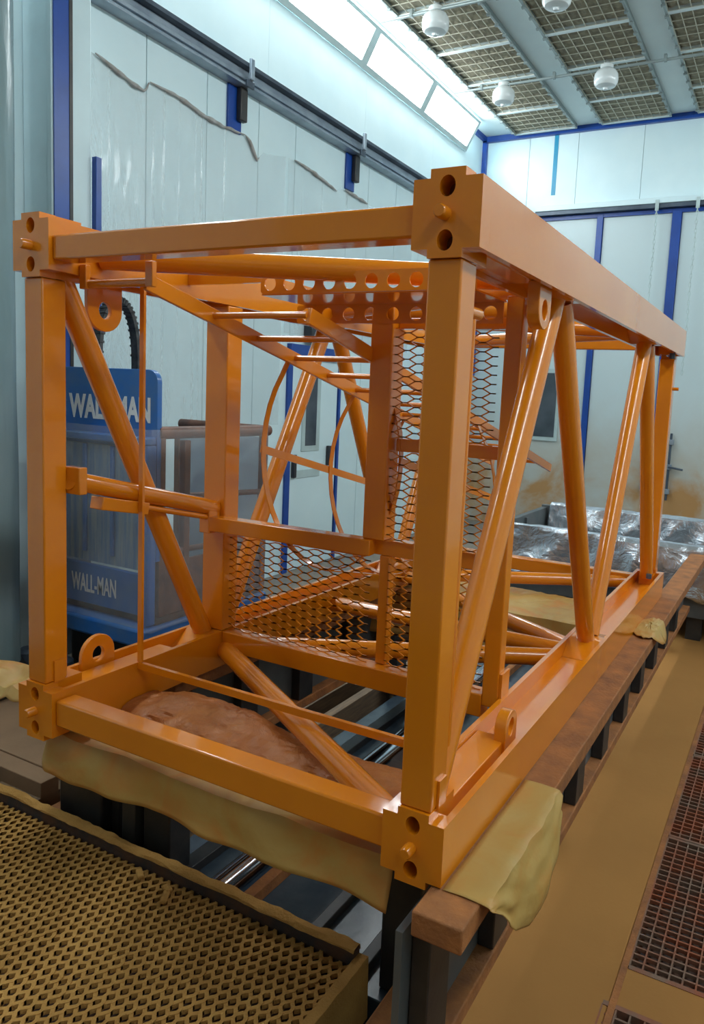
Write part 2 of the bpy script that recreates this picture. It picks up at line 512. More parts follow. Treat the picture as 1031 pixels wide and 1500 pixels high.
for i, (a, b_) in enumerate(lys):
    light_panel(a, b_, -1, llab[i] if i < 3 else 'glowing light panel above the left wall outside the picture', None if i < 3 else 'left light panels outside the picture')
    light_panel(a, b_, 1, 'glowing light panel above the right wall outside the picture', 'right light panels outside the picture')

# ---- conduit and white canisters on the ceiling
for yy, lab in ((6.13, 'thin pipe across the ceiling carrying the two far white canisters'), (4.57, 'thin pipe across the ceiling at the picture top')):
    p = MB().tube((-2.9, yy, CEIL - 0.075), (2.3, yy, CEIL - 0.075), 0.013, 10)
    for x in (-2.6, -1.84, -0.8, 0.2, 1.25):
        p.box(x - 0.012, x + 0.012, yy - 0.02, yy + 0.02, CEIL - 0.09, CEIL - 0.03)
    tag(p.build('ceiling_pipe', 'pipe'), lab, 'pipe')
jars = [(-1.325, 6.11, 'white bell-shaped canister under the ceiling, rightmost of the four'),
        (-2.365, 6.15, 'white bell-shaped canister under the ceiling right beside the farthest light panel'),
        (-1.345, 4.56, 'white bell-shaped canister cut off by the top edge of the picture'),
        (-2.377, 4.58, 'white bell-shaped canister under the ceiling above the middle light panel')]
for x, y, lab in jars:
    t = thing('ceiling_canister', (x, y, 3.85), lab, 'canister', 'white canisters hanging from the ceiling')
    z0 = CEIL - 0.25
    MB().lathe([(0.05, 0.0), (0.09, 0.010), (0.108, 0.032), (0.114, 0.07), (0.110, 0.112), (0.092, 0.142), (0.062, 0.158), (0.05, 0.164)], (x, y, z0)).build('body', 'jar', t)
    MB().lathe([(0.052, 0.164), (0.06, 0.167), (0.062, 0.196), (0.056, 0.2), (0.03, 0.202), (0.03, 0.245)], (x, y, z0)).build('neck', 'jar', t)
    MB().lathe([(0.006, -0.022), (0.02, -0.020), (0.022, -0.004), (0.036, 0.0)], (x, y, z0), 14).build('nozzle', 'jar', t)

# ---- floor: pit in the middle, dusty plates and gratings around
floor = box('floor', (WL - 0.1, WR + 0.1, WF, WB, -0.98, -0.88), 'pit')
tag(floor, 'dark pit bottom under the tower section', 'floor', kind='structure')
box('floor_plate', (-0.035, 0.30, -0.2, WB, -0.88, FLOOR), 'sand', floor, 0.006)
box('floor_plate', (0.30, WR, 4.2, WB, -0.88, FLOOR), 'sand', floor)
box('floor_plate', (-0.11, 0.26, WF, -0.2, -0.88, FLOOR), 'sand', floor)
box('floor_plate', (1.25, WR, WF, 4.2, -0.88, FLOOR), 'sand', floor)
box('floor_plate', (WL, -0.035, 5.3, WB, -0.88, FLOOR), 'concrete', floor)
box('floor_plate', (WL, -2.12, 1.05, 5.3, -0.88, FLOOR), 'concrete', floor)
box('floor_board', (WL, -1.93, 0.63, 1.05, -0.88, FLOOR + 0.004), 'board', floor, 0.003)
box('floor_board', (-2.36, -1.86, 0.545, 0.625, -0.88, FLOOR + 0.002), 'board', floor, 0.003)
box('floor_board', (WL, -2.37, 0.545, 0.625, -0.88, FLOOR), 'board', floor, 0.003)

# expanded metal: zigzag strands that touch in turns
def expanded(o, U, W, w, h, p, hh, st, dp, mb=None, jit=0.0):
    mb = mb or MB()
    o = Vector(o); U = Vector(U); W = Vector(W); N = U.cross(W)
    ni = int(w / p); rows = int(h / (2 * hh))
    for k in range(rows + 1):
        pts = []
        for i in range(ni + 1):
            z = k * 2 * hh + (hh if (i + k) % 2 else -hh)
            z = min(max(z, 0), h)
            for dx in (-0.2, 0.2):
                x = min(max(i * p + dx * p, 0), w)
                pts.append(o + U * x + W * z + N * (jit * nz(x * 31 + k, z * 37, 3.1)))
        mb.ribbon(pts, N, st, dp)
    return mb

# walkway grating in the foreground (thick with dust) and its upstanding edge
GR = FLOOR + 0.005
walk = MB()
gx0, gx1, gy0, gy1 = -2.6, -0.34, -1.5, 0.385
expanded((gx1, gy0, GR - 0.008), (0, 1, 0), (-1, 0, 0), gy1 - gy0, gx1 - gx0, 0.029, 0.0080, 0.0112, 0.013, walk, 0.005)
wg = walk.build('walkway_grating', 'sand2', floor, smooth=False)
tag(wg, 'expanded metal walkway thick with brown dust', kind='structure')
def edge_fn(u, v):
    x = gx0 + u * (gx1 - gx0)
    prof = [(0.383, 0.040), (0.385, 0.046), (0.392, 0.050), (0.412, 0.050), (0.418, 0.046), (0.42, 0.03)]
    y, z = prof[int(round(v * 5))]
    n = 0.004 * nz(x * 22, v * 9, 1.0) + 0.005 * nz(x * 7, v * 3, 4.0)
    return (x, y + n, FLOOR + z + (n if 0 < v < 1 else 0))
ed = MB().grid(edge_fn, 220, 5)
ed.build('edge_dust', 'sand2', floor)
box('walkway_edge', (gx0, gx1, 0.388, 0.416, FLOOR - 0.13, FLOOR + 0.043), 'rust_dark', floor)
def edge2_fn(u, v):
    y = gy0 + u * (gy1 + 0.03 - gy0)
    prof = [(gx1 - 0.005, -0.02), (gx1 - 0.005, 0.018), (gx1, 0.024), (gx1 + 0.03, 0.024), (gx1 + 0.035, -0.16)]
    x, z = prof[int(round(v * 4))]
    return (x, y, FLOOR + z + 0.004 * nz(y * 22, v * 9, 1.0))
MB().grid(edge2_fn, 120, 4).build('walkway_edge', 'sand2', floor)
box('walkway_tray', (gx0, gx1, gy0, gy1, -0.80, -0.74), 'rust_dark', floor)
for x, y, a, l, lab in ((-1.13, 0.36, 0.6, 0.05, 'small crumb of dried brown paint on the walkway, leftmost by its edge'),
                        (-0.98, 0.335, 1.0, 0.06, 'longer strip of dried brown paint on the walkway, rightmost by its edge'),
                        (-1.005, 0.345, 0.3, 0.04, 'short crumb of dried paint touching the longer paint strip')):
    c = MB().bar((x, y, GR + 0.010), (x + l * math.cos(a), y - l * math.sin(a), GR + 0.014), 0.02, 0.012)
    tag(c.build('paint_crust', 'sand2', bevel=0.004), lab, 'debris', 'paint crumbs on the walkway')

# bar grates let into the floor on the right
def bar_grate(x0, x1, y0, y1, skew, nb, nc):
    g = MB()
    for k in range(nb + 1):
        x = x0 + (x1 - x0) * k / nb
        g.box(x - 0.0022, x + 0.0022, y0, y1, FLOOR - 0.03, FLOOR + 0.001)
    for k in range(nc + 1):
        y = y0 + (y1 - y0) * k / nc
        g.box(x0, x1, y - 0.003, y + 0.003, FLOOR - 0.012, FLOOR - 0.0005)
    g.box(x0, x1, y0 - 0.012, y0 + 0.004, FLOOR - 0.035, FLOOR + 0.002)
    g.box(x0, x1, y1 - 0.004, y1 + 0.012, FLOOR - 0.035, FLOOR + 0.002)
    return g.build('bar_grate', 'grate_rust', floor, smooth=False)
gy = [0.78, 1.52, 2.26, 3.0, 3.74, 4.2]
for a, b_ in zip(gy, gy[1:]):
    bar_grate(0.32, 1.23, a + 0.01, b_ - 0.01, 0, 26, int((b_ - a) / 0.030))
bar_grate(0.285, 1.23, -0.18, 0.62, 0, 26, 26)
box('grate_kerb', (0.30, 0.318, -0.2, 4.2, -0.86, FLOOR + 0.003), 'rust', floor)
box('floor_plate', (0.318, 1.25, 0.63, 0.78, -0.88, FLOOR), 'sand', floor)
box('floor_plate', (0.26, 1.25, WF, -0.2, -0.88, FLOOR), 'sand', floor)
box('grate_shaft', (0.32, 1.24, -0.18, 4.2, -0.86, -0.80), 'rust_dark', floor)

# strips lying lengthwise in the pit
def strip(name, x0, x1, z0, z1, mat, lab, cat, y0=0.44, y1=3.95, kind=None, bevel=0.003):
    o = box(name, (x0, x1, y0, y1, z0, z1), mat, None, bevel)
    tag(o, lab, cat, None, kind)
    return o
strip('steel_sheet', -1.27, -0.10, -0.88, -0.80, 'bluegrey', 'blue-grey sheet lying in the pit below the section', 'sheet')
strip('pit_plank', -2.10, -1.86, -0.88, -0.74, 'plank', 'wide old plank in the pit, leftmost of the lengthwise strips', 'plank')
strip('pit_plank', -1.58, -1.50, -0.88, -0.735, 'plank', 'narrow tan plank in the pit between black channels', 'plank', y0=0.68)
strip('pit_plank', -1.80, -1.72, -0.88, -0.75, 'rust', 'rusty narrow strip in the pit beside the wide plank', 'plank')
strip('pit_plank', -1.385, -1.335, -0.88, -0.735, 'plank', 'thin tan strip in the pit next to the blue-grey sheet', 'plank', y0=0.68)
r_ = MB().path([(-0.935, 0.43, -0.755), (-0.935, 3.9, -0.755)], 0.044, 24)
tag(r_.build('pit_rail', 'chrome'), 'bright polished rail in the pit catching the light', 'rail')
strip('pit_bar', -1.16, -1.10, -0.80, -0.765, 'black', 'black flat bar on the blue-grey sheet, leftmost', 'bar')
strip('pit_bar', -0.86, -0.82, -0.80, -0.755, 'rust', 'brown bar lying right beside the polished rail', 'bar')
strip('pit_bar', -0.60, -0.56, -0.80, -0.77, 'black', 'black flat bar on the blue-grey sheet near the right side', 'bar')
strip('pit_bar', -0.40, -0.36, -0.80, -0.77, 'black', 'black flat bar on the blue-grey sheet, rightmost', 'bar')

# ---- door in the left wall
door = MB().box(WL - 0.03, WL - 0.002, 3.865, 4.585, FLOOR, 1.17)
d1 = door.build('door_1', 'wall', bevel=0.004)
tag(d1, 'white side door with narrow dark window in left wall', 'door', kind='structure')
box('door_jamb', (WL - 0.02, WL + 0.02, 3.80, 3.865, FLOOR, 1.24), 'blue', d1)
box('door_jamb', (WL - 0.02, WL + 0.012, 4.595, 4.625, FLOOR, 1.24), 'blue', d1)
box('door_header', (WL - 0.02, WL + 0.05, 3.80, 4.66, 1.17, 1.27), 'blue', d1, 0.004)
wn = box('door_window', (WL - 0.004, WL + 0.006, 4.04, 4.31, 0.36, 1.08), 'frame', d1, 0.003)
box('window_pane', (WL + 0.006, WL + 0.009, 4.09, 4.25, 0.41, 1.03), 'glass_dark', wn)
h1 = MB().box(WL, WL + 0.03, 3.905, 3.95, 0.14, 0.34).build('door_handle', 'handle', d1, bevel=0.006)
h2 = MB().box(WL, WL + 0.035, 4.43, 4.47, 0.22, 0.40).build('door_handle', 'handle', d1, bevel=0.006)
box('kick_plate', (WL - 0.004, WL + 0.006, 3.95, 4.33, 0.13, 0.20), 'frame', d1, 0.002)
bx = MB().box(WL, WL + 0.09, 4.02, 4.24, 1.30, 1.47)
tag(bx.build('wall_box', 'handle', bevel=0.01), 'small dark box on the wall above the side door', 'box')

# ---- window and fittings in the far gate
w1 = MB().plate([(-2.40, 0.43), (-2.00, 0.43), (-2.00, 1.31), (-2.40, 1.31)], [], (0, WB, 0), (1, 0, 0), (0, 0, 1), 0.02)
w1 = w1.build('window_1', 'frame'); tag(w1, 'window with grey pane in the far gate', 'window', kind='structure')
box('window_pane', (-2.36, -2.04, WB - 0.026, WB - 0.02, 0.48, 1.26), 'glass_dark', w1)
for x, zb, zt in ((-0.93, -0.12, 0.62), (-0.66, -0.15, 0.62)):
    g = thing('gate_bolt', (x, WB - 0.02, zb), 'long vertical gate bolt, %s one on the far gate' % ('left' if x < -0.8 else 'right'), 'bolt')
    MB().tube((x, WB - 0.04, zb), (x, WB - 0.04, zt), 0.014, 10).build('rod', 'dark_grey', g)
    for z in (zb + 0.1, (zb + zt) / 2, zt - 0.1):
        MB().box(x - 0.03, x + 0.03, WB - 0.06, WB, z - 0.03, z + 0.03).build('keeper', 'grey_steel', g, bevel=0.004)
    MB().tube((x, WB - 0.06, (zb + zt) / 2), (x + 0.16, WB - 0.07, (zb + zt) / 2 - 0.02), 0.012, 10).build('lever', 'dark_grey', g)
# sliding gate track across the far wall
tr = thing('gate_track', (-0.1, WB, 3.10), 'pale gate track running across the far wall', 'track')
box('cover', (-2.45, WR, WB - 0.10, WB, 3.165, 3.225), 'wall', tr, 0.004)
box('channel', (-2.45, WR, WB - 0.085, WB, 3.12, 3.165), 'dark_grey', tr)
tp = box('tape_strip', (-2.295, -2.245, WB - 0.004, WB, 3.37, 4.06), 'cyan_tape')
tag(tp, 'bright cyan tape strip stuck on the far wall top', 'tape')
for x, lab in ((-1.03, 'thin chain hanging by a hook from the gate track, left of blue post'), (-0.60, 'thin chain hanging by a hook from the gate track, near picture edge')):
    t = thing('hanging_chain', (x, WB - 0.05, 1.3), lab, 'chain')
    MB().box(x - 0.02, x + 0.02, WB - 0.11, WB - 0.10, 3.08, 3.20).build('hook', 'frame', t, bevel=0.004)
    ch = MB()
    z = 3.08; i = 0
    while z > 1.3:
        pts = []
        for k in range(10):
            a = 2 * math.pi * k / 10
            ox, oz = 0.011 * math.cos(a), 0.03 * math.sin(a)
            pts.append((x + (ox if i % 2 else 0) + 0.01 * nz(z * 2), WB - 0.105 + (0 if i % 2 else ox), z + oz))
        ch.path(pts, 0.005, 6, closed=True)
        z -= 0.048; i += 1
    ch.build('links', 'frame', t)

# ================================================================== LEFT WALL EQUIPMENT
rail = thing('wall_rail', (WL + 0.06, 4.5, 3.0), 'grey steel track along the upper left wall', 'rail')
box('lower_flange', (WL + 0.002, WL + 0.10, 1.70, 7.62, 3.01, 3.025), 'grey_steel', rail, 0.002)
box('web', (WL + 0.002, WL + 0.055, 1.70, 7.62, 3.026, 3.135), 'grey_steel', rail, 0.002)
box('lip', (WL + 0.056, WL + 0.075, 1.70, 7.62, 3.06, 3.085), 'grey_steel', rail, 0.002)
box('upper_flange', (WL + 0.002, WL + 0.11, 1.70, 7.62, 3.136, 3.165), 'dark_grey', rail, 0.002)
for y, lab in ((3.11, 'blue and black rail bracket on left wall, nearer one'), (4.66, 'blue and black rail bracket on left wall, middle one'), (6.2, 'blue and black rail bracket on left wall, farthest')):
    t = thing('rail_bracket', (WL + 0.03, y, 2.70), lab, 'bracket', 'brackets under the wall rail')
    box('backing_pad', (WL + 0.001, WL + 0.02, y - 0.10, y + 0.04, 2.70, 3.008), 'blue', t, 0.003)
    box('clamp_bar', (WL + 0.021, WL + 0.065, y - 0.02, y + 0.055, 2.78, 3.008), 'black', t, 0.008)
    box('stud', (WL + 0.112, WL + 0.135, y + 0.0, y + 0.04, 3.05, 3.195), 'grey_steel', t, 0.006)
    box('clamp_plate', (WL + 0.101, WL + 0.118, y - 0.02, y + 0.06, 3.0, 3.05), 'dark_grey', t, 0.003)

# torn protective film on the left wall
edge = [(1.70, 2.76), (1.888, 2.743), (2.018, 2.713), (2.171, 2.675), (2.262, 2.672), (2.294, 2.741), (2.566, 2.738), (2.789, 2.699), (2.993, 2.70), (3.197, 2.715), (3.25, 2.69), (3.335, 2.578), (3.42, 2.66), (3.577, 2.685), (3.70, 2.715)]
def film_sheet(edge, zbot, lab, roll):
    t = thing('wall_film', (WL + 0.01, edge[0][0], zbot), lab, 'plastic film')
    y0, y1 = edge[0][0], edge[-1][0]
    def ztop(y):
        for (a, za), (b_, zb) in zip(edge, edge[1:]):
            if a <= y <= b_: return za + (zb - za) * (y - a) / (b_ - a)
        return edge[-1][1]
    folds = [random.uniform(y0, y1) for _ in range(int((y1 - y0) * 5))]
    def fn(u, v):
        y = y0 + u * (y1 - y0); zt = ztop(y); z = zt + v * (zbot - zt)
        d = 0.004 + 0.003 * nz(y * 3, z * 2) + 0.002 * nz(y * 14, z * 5)
        for f in folds:
            d += 0.009 * math.exp(-((y - f) / 0.008) ** 2) * max(0, 0.4 + nz(f * 11, z * 0.9))
        return (WL + 0.003 + max(d, 0.001), y, z)
    MB().grid(fn, int((y1 - y0) * 130), 34).build('sheet', 'film', t)
    for a, b_ in roll:
        pts = []
        n = int((b_ - a) / 0.02)
        for i in range(n + 1):
            y = a + (b_ - a) * i / n
            pts.append((WL + 0.018 + 0.006 * nz(y * 9, 2), y, ztop(y) + 0.008 * nz(y * 13, 5)))
        rs = [0.004 + 0.016 * abs(math.sin(math.pi * i / n)) ** 0.7 * (0.6 + 0.5 * nz(i * 0.31, 8)) for i in range(n + 1)]
        MB().path(pts, rs, 8).build('rolled_edge', 'film_edge', t)
film_sheet(edge, 0.6, 'clear torn plastic film on the left wall near the blue mast', [(1.89, 2.29), (2.30, 3.2), (3.2, 3.36)])
edge2 = [(3.74, 2.715), (3.889, 2.715), (4.185, 2.678), (4.42, 2.639), (4.5, 2.69), (4.676, 2.676), (4.977, 2.66), (5.4, 2.62), (5.9, 2.6)]
film_sheet(edge2, 1.35, 'clear torn plastic film farther along the left wall above the door', [(3.80, 4.42), (4.55, 4.95)])

# white mast with blue inset that carries the wall lift
ms = thing('lift_mast', (-3.07, 1.56, 0.3), 'white mast post with blue stripe at the left edge', 'post')
box('post', (WL + 0.002, -2.96, 1.444, 1.68, 0.84, 3.78), 'post', ms, 0.006)
box('blue_channel', (-2.96, -2.952, 1.446, 1.535, 0.30, 3.78), 'blue', ms)
box('black_slot', (-2.96, -2.949, 1.536, 1.556, 0.30, 3.78), 'black', ms)
box('front_stripe', (-2.995, -2.962, 1.436, 1.444, 0.84, 3.78), 'post', ms, 0.003)
box('lower_post', (WL + 0.002, -2.965, 1.46, 1.68, FLOOR, 0.838), 'grey_steel', ms)
gb = box('guide_bar', (-2.96, -2.925, 1.682, 1.72, 0.3, 2.09), 'blue', ms, 0.003)

# plastic-wrapped pillar at the very left
pl = thing('wrapped_pillar', (-2.78, 0.87, FLOOR), 'grey-green pillar wrapped in plastic at the left edge', 'pillar')
def pill(u, v):
    a = u * 2 * math.pi; z = -0.55 + v * 3.6
    r = 0.22 + 0.006 * nz(math.cos(a) * 3, math.sin(a) * 3, z * 1.2) + 0.003 * nz(math.cos(a) * 9, math.sin(a) * 9, z * 3)
    return (-2.915 + r * math.cos(a), 0.93 + r * math.sin(a), z)
MB().grid(pill, 72, 60).build('shaft', 'wrapped', pl)
MB().lathe([(0.24, FLOOR), (0.26, FLOOR + 0.02), (0.26, -0.60), (0.235, -0.56), (0.22, -0.545)], (-2.915, 0.93, 0), 40).build('base_ring', 'black', pl)
MB().lathe([(0.222, 3.03), (0.23, 3.05), (0.23, 3.10), (0.21, 3.12), (0.21, CEIL - 0.01)], (-2.915, 0.93, 0), 40).build('head', 'post', pl)

# wall-mounted personnel lift
LY = 1.40
lf = thing('personnel_lift', (-2.5, 1.8, FLOOR), 'blue plastic-wrapped personnel lift cabin beside the left wall', 'lift')
lx0, lx1 = -2.865, -2.155
def rrect(x0, x1, z0, z1, r, low=False):
    pts = []
    for cx, cz, a0 in ((x1 - r, z1 - r, 0), (x0 + r, z1 - r, 90)):
        for k in range(7):
            a = math.radians(a0 + 15 * k)
            pts.append((cx + r * math.cos(a), cz + r * math.sin(a)))
    return [(x0, z0), (x1, z0)] + pts
MB().plate(rrect(lx0, lx1, 0.0, 0.945, 0.06), [], (0, LY + 0.03, 0), (1, 0, 0), (0, 0, 1), 0.03).build('sign_board', 'lift_blue', lf, bevel=0.004)
text_mesh('lettering', 'WALL-MAN', 'white_text', lf, (-2.785, LY - 0.001, 0.685), (1, 0, 0), (0, 0, 1), 0.585, 0.125, 0.035)
# cabin body: frame posts, panels
for x in (lx0 + 0.03, lx1 - 0.03):
    box('corner_post', (x - 0.03, x + 0.03, LY - 0.06, LY - 0.001, -0.32, 0.58), 'lift_blue', lf, 0.006)
box('front_panel', (lx0 + 0.06, lx1 - 0.06, LY - 0.03, LY - 0.001, -0.05, 0.56), 'lift_panel', lf)
for x in (-2.62, -2.42):
    box('panel_rib', (x - 0.012, x + 0.012, LY - 0.045, LY - 0.031, 0.0, 0.56), 'lift_blue', lf, 0.003)
box('top_rail', (lx0, lx1, LY - 0.07, LY - 0.001, 0.58, 0.62), 'lift_blue', lf, 0.008)
box('name_plate', (lx0 + 0.061, lx1 - 0.061, LY - 0.055, LY - 0.031, -0.27, -0.06), 'lift_blue', lf, 0.003)
text_mesh('lettering', 'WALL-MAN', 'white_text', lf, (-2.70, LY - 0.056, -0.21), (1, 0, 0), (0, 0, 1), 0.33, 0.095, 0.012)
box('base_skirt', (lx0 - 0.02, lx1 + 0.02, LY - 0.10, LY + 0.86, -0.42, -0.325), 'lift_blue', lf, 0.015)
box('undercarriage', (lx0 + 0.05, lx1 - 0.08, LY + 0.02, LY + 0.8, FLOOR + 0.03, -0.43), 'black', lf, 0.02)
box('floor_deck', (lx0, lx1, LY, LY + 0.85, -0.324, -0.29), 'rust_dark', lf)
for y in (LY + 0.04, LY + 0.84):
    for x in ((lx1 - 0.02,) if y < 2 else (lx0 + 0.02, lx1 - 0.02)):
        box('cage_post', (x - 0.02, x + 0.02, y - 0.02, y + 0.02, -0.289, 0.62), 'lift_brown', lf, 0.004)
box('cage_post', (lx1 - 0.04, lx1, LY + 0.19, LY + 0.23, -0.289, 0.60), 'lift_brown', lf, 0.004)
MB().tube((lx1 - 0.02, LY + 0.02, 0.64), (lx1 - 0.02, LY + 0.88, 0.64), 0.032, 14).build('hand_rail', 'lift_brown', lf)
MB().tube((lx1 - 0.02, LY + 0.86, 0.64), (lx0 + 0.02, LY + 0.86, 0.64), 0.03, 14).build('hand_rail', 'lift_brown', lf)
for z in (0.30, 0.02):
    MB().tube((lx1 - 0.02, LY + 0.06, z + 0.02), (lx1 - 0.02, LY + 0.82, z - 0.02), 0.016, 10).build('guard_rail', 'lift_brown', lf)
box('rear_panel', (lx0 + 0.04, lx1 - 0.04, LY + 0.83, LY + 0.845, -0.28, 0.60), 'post', lf)
box('kick_panel', (lx1 - 0.03, lx1 - 0.012, LY + 0.06, LY + 0.82, -0.289, -0.02), 'lift_brown', lf)
def wrap(u, v):
    # film wound round the front and the right side of the cabin
    L1, L2 = 0.74, 0.90
    s_ = u * (L1 + L2); z = -0.34 + v * 1.0
    n = 0.012 * nz(s_ * 5, z * 4, 2) + 0.006 * nz(s_ * 16, z * 11, 5)
    if s_ < L1: return (lx0 - 0.015 + s_, LY - 0.085 + n, z)
    return (lx1 + 0.035 + n, LY - 0.085 + (s_ - L1), z)
MB().grid(wrap, 100, 60).build('wrap_film', 'film2', lf)
# cable chain looping above the cabin
pts = []
for i in range(25):
    a = math.pi * i / 24
    pts.append((-2.66 + 0.02 * math.cos(a), 1.60 - 0.145 * math.cos(a), 0.95 + 0.36 * math.sin(a) ** 0.75))
cc = thing('cable_chain', (-2.66, 1.6, 0.95), 'black cable chain arching over the blue lift sign', 'cable chain')
MB().ribbon(pts, (1, 0, 0), 0.022, 0.05).build('band', 'rubber', cc)
for i in range(1, 24):
    p = Vector(pts[i]); d = (Vector(pts[i + 1]) - Vector(pts[i - 1])).normalized()
    MB().bar(p - d * 0.006, p + d * 0.006, 0.058, 0.03, up=d.cross(Vector((1, 0, 0)))).build('link', 'rubber', cc, smooth=False)
# stuff under the lift: dark machinery foot
mc = thing('lift_footing', (-2.6, 1.2, FLOOR), 'dark low machine footing on the floor under the lift', 'machine')
box('base', (-3.0, -2.3, 1.10, 1.36, FLOOR + 0.001, -0.60), 'black', mc, 0.01)
for x in (-2.85, -2.6, -2.42):
    MB().lathe([(0.05, 0), (0.06, 0.01), (0.06, 0.06), (0.04, 0.075)], (x, 1.2, -0.60), 16).build('roller', 'dark_grey', mc)

# ================================================================== FAR TRAY WITH SILVER SHEETING
ty0, ty1, tx0, tx1, tz0, tz1 = 4.05, 5.15, -1.34, 0.95, -0.52, -0.045
ty = thing('metal_tray', (-0.2, 4.6, tz0), 'dark open metal tray behind the tower section', 'tray')
box('front_side', (tx0, tx1, ty0, ty0 + 0.05, tz0, tz1), 'tray', ty, 0.004)
box('back_side', (tx0, tx1, ty1 - 0.05, ty1, tz0, tz1 + 0.04), 'tray', ty, 0.004)
box('left_side', (tx0, tx0 + 0.05, ty0 + 0.05, ty1 - 0.05, tz0, tz1 + 0.02), 'tray', ty, 0.004)
box('right_side', (tx1 - 0.05, tx1, ty0 + 0.05, ty1 - 0.05, tz0, tz1 + 0.02), 'tray', ty, 0.004)
box('bottom', (tx0 + 0.05, tx1 - 0.05, ty0 + 0.05, ty1 - 0.05, tz0, tz0 + 0.03), 'tray', ty)
for x in (tx0 + 0.1, 0.1, tx1 - 0.1):
    for y in (ty0 + 0.08, ty1 - 0.08):
        box('foot', (x - 0.05, x + 0.05, y - 0.05, y + 0.05, -0.88 if x < -0.03 and y < 5.05 else FLOOR, tz0), 'black', ty)
box('stiffener', (tx0 + 0.05, tx0 + 0.07, 4.5, 4.56, tz0 + 0.03, tz1), 'tray', ty)
def drape(yrim, inside, outside, ztop, x0, x1, sgn, seed):
    prof_len = inside + 0.05 + outside
    def fn(u, v):
        x = x0 + u * (x1 - x0); s_ = v * prof_len
        w1 = nz(x * 2.3 + seed, s_ * 2.5, seed) ; w2 = nz(x * 9 + seed, s_ * 6, 3 + seed); w3 = nz(x * 26, s_ * 15, 6 + seed)
        if s_ < inside:
            y = yrim + 0.062 + 0.03 * (inside - s_) ; z = ztop - (inside - s_); dy = 1
        elif s_ < inside + 0.05:
            t = (s_ - inside) / 0.05; y = yrim + 0.062 - t * 0.075; z = ztop + 0.012 + 0.008 * math.sin(math.pi * t); dy = 0.2
        else:
            h = s_ - inside - 0.05; y = yrim - 0.014 - 0.25 * h * (0.4 + 0.5 * w1); z = ztop - h; dy = -1
        fold = abs(math.sin(x * 9 + 3 * nz(x * 1.3, seed, s_ * 1.5) + 2.5 * s_)) ** 3
        w1 += 0.9 * fold * min(1.0, abs(s_ - inside - 0.025) * 6)
        return (x + 0.01 * w2, y + dy * (0.03 * max(w1, -0.4) + 0.008 * w2 + 0.002 * w3) - (0.012 if dy < 0 else -0.012 if dy == 1 else 0), z + 0.006 * w2 + 0.003 * w3 + (0.05 * w1 if v in (0, 1) else 0))
    return fn
f1 = MB().grid(drape(ty0, 0.05, 0.34, tz1 + 0.004, tx0 - 0.01, tx1, 1, 1.7), 150, 40).build('silver_sheet', 'foil', solid=0.002)
tag(f1, 'silver plastic sheeting draped over the near side of the tray', 'sheeting')
f2 = MB().grid(drape(ty1 - 0.05, 0.05, 0.30, tz1 + 0.046, tx0 + 0.08, tx1 - 0.05, 1, 5.1), 150, 40).build('silver_sheet', 'foil', solid=0.002)
tag(f2, 'silver plastic sheeting draped over the far side of the tray', 'sheeting')

# ================================================================== SUPPORTS UNDER THE SECTION
def side_beam(x0, x1, y0, xl, lab, ye=3.98):
    t = thing('support_beam', ((x0 + x1) / 2, 1.8, -0.88), lab, 'beam', None)
    box('top_flange', (x0, x1, y0, ye, -0.115, -0.064), 'rust', t, 0.004)
    box('bottom_flange', (xl - 0.16, xl, y0, ye, -0.46, -0.42), 'rust', t, 0.004)
    box('web', (xl - 0.06, xl - 0.045, y0, ye, -0.419, -0.116), 'tray', t)
    for i in range(int((ye - y0) / 0.37)):
        y = y0 + 0.04 + i * 0.37
        box('stiffener', (xl - 0.044, xl - 0.004, y, y + 0.10, -0.419, -0.116), 'black', t, 0.003)
    for y in (max(y0, 0.0), 1.2, ye - 0.3):
        box('foot', (xl - 0.17, xl - 0.11, y, y + 0.12, -0.799, -0.461), 'black', t, 0.004)
    return t
side_beam(0.045, 0.148, -0.08, 0.075, 'long rusty beam with black stiffeners under the right side of the section')
side_beam(-1.24, -1.08, 0.46, -1.15, 'long rusty beam under the left side of the section', 2.62)
def cross_beam(y0, y1, ys, lab):
    t = thing('cross_beam', (-0.56, (y0 + y1) / 2, -0.3), lab, 'beam')
    box('beam', (-1.28, -0.085, y0 + 0.09, y1, -0.15, -0.10), 'black', t, 0.006)
    for x in (-1.18, -0.25):
        box('bracket_arm', (x - 0.05, x + 0.05, y1, ys, -0.15, -0.11), 'black', t)
        box('stand', (x - 0.06, x + 0.06, ys, ys + 0.10, -0.798, -0.11), 'black', t, 0.006)
    return t
stn = thing('support_stand', (-1.52, 0.55, -0.88), 'black stand on the pit bottom under the left end of the paper', 'stand')
box('column', (-1.64, -1.42, 0.46, 0.64, -0.879, -0.20), 'black', stn, 0.008)
box('cap', (-1.67, -1.39, 0.44, 0.66, -0.199, -0.16), 'rust_dark', stn, 0.006)
box('side_rib', (-1.418, -1.38, 0.50, 0.58, -0.739, -0.25), 'black', stn, 0.004)
cross_beam(0.08, 0.30, 0.48, 'dark cross beam under the paper at the near end')
t = thing('cross_beam', (-0.56, 2.14, -0.3), 'dark cross beam under the paper at the far end', 'beam')
box('beam', (-1.0, -0.085, 2.02, 2.26, -0.235, -0.10), 'black', t, 0.006)
for x in (-0.96, -0.25):
    box('stand', (x - 0.07, x + 0.07, 2.05, 2.23, -0.798, -0.236), 'black', t, 0.006)

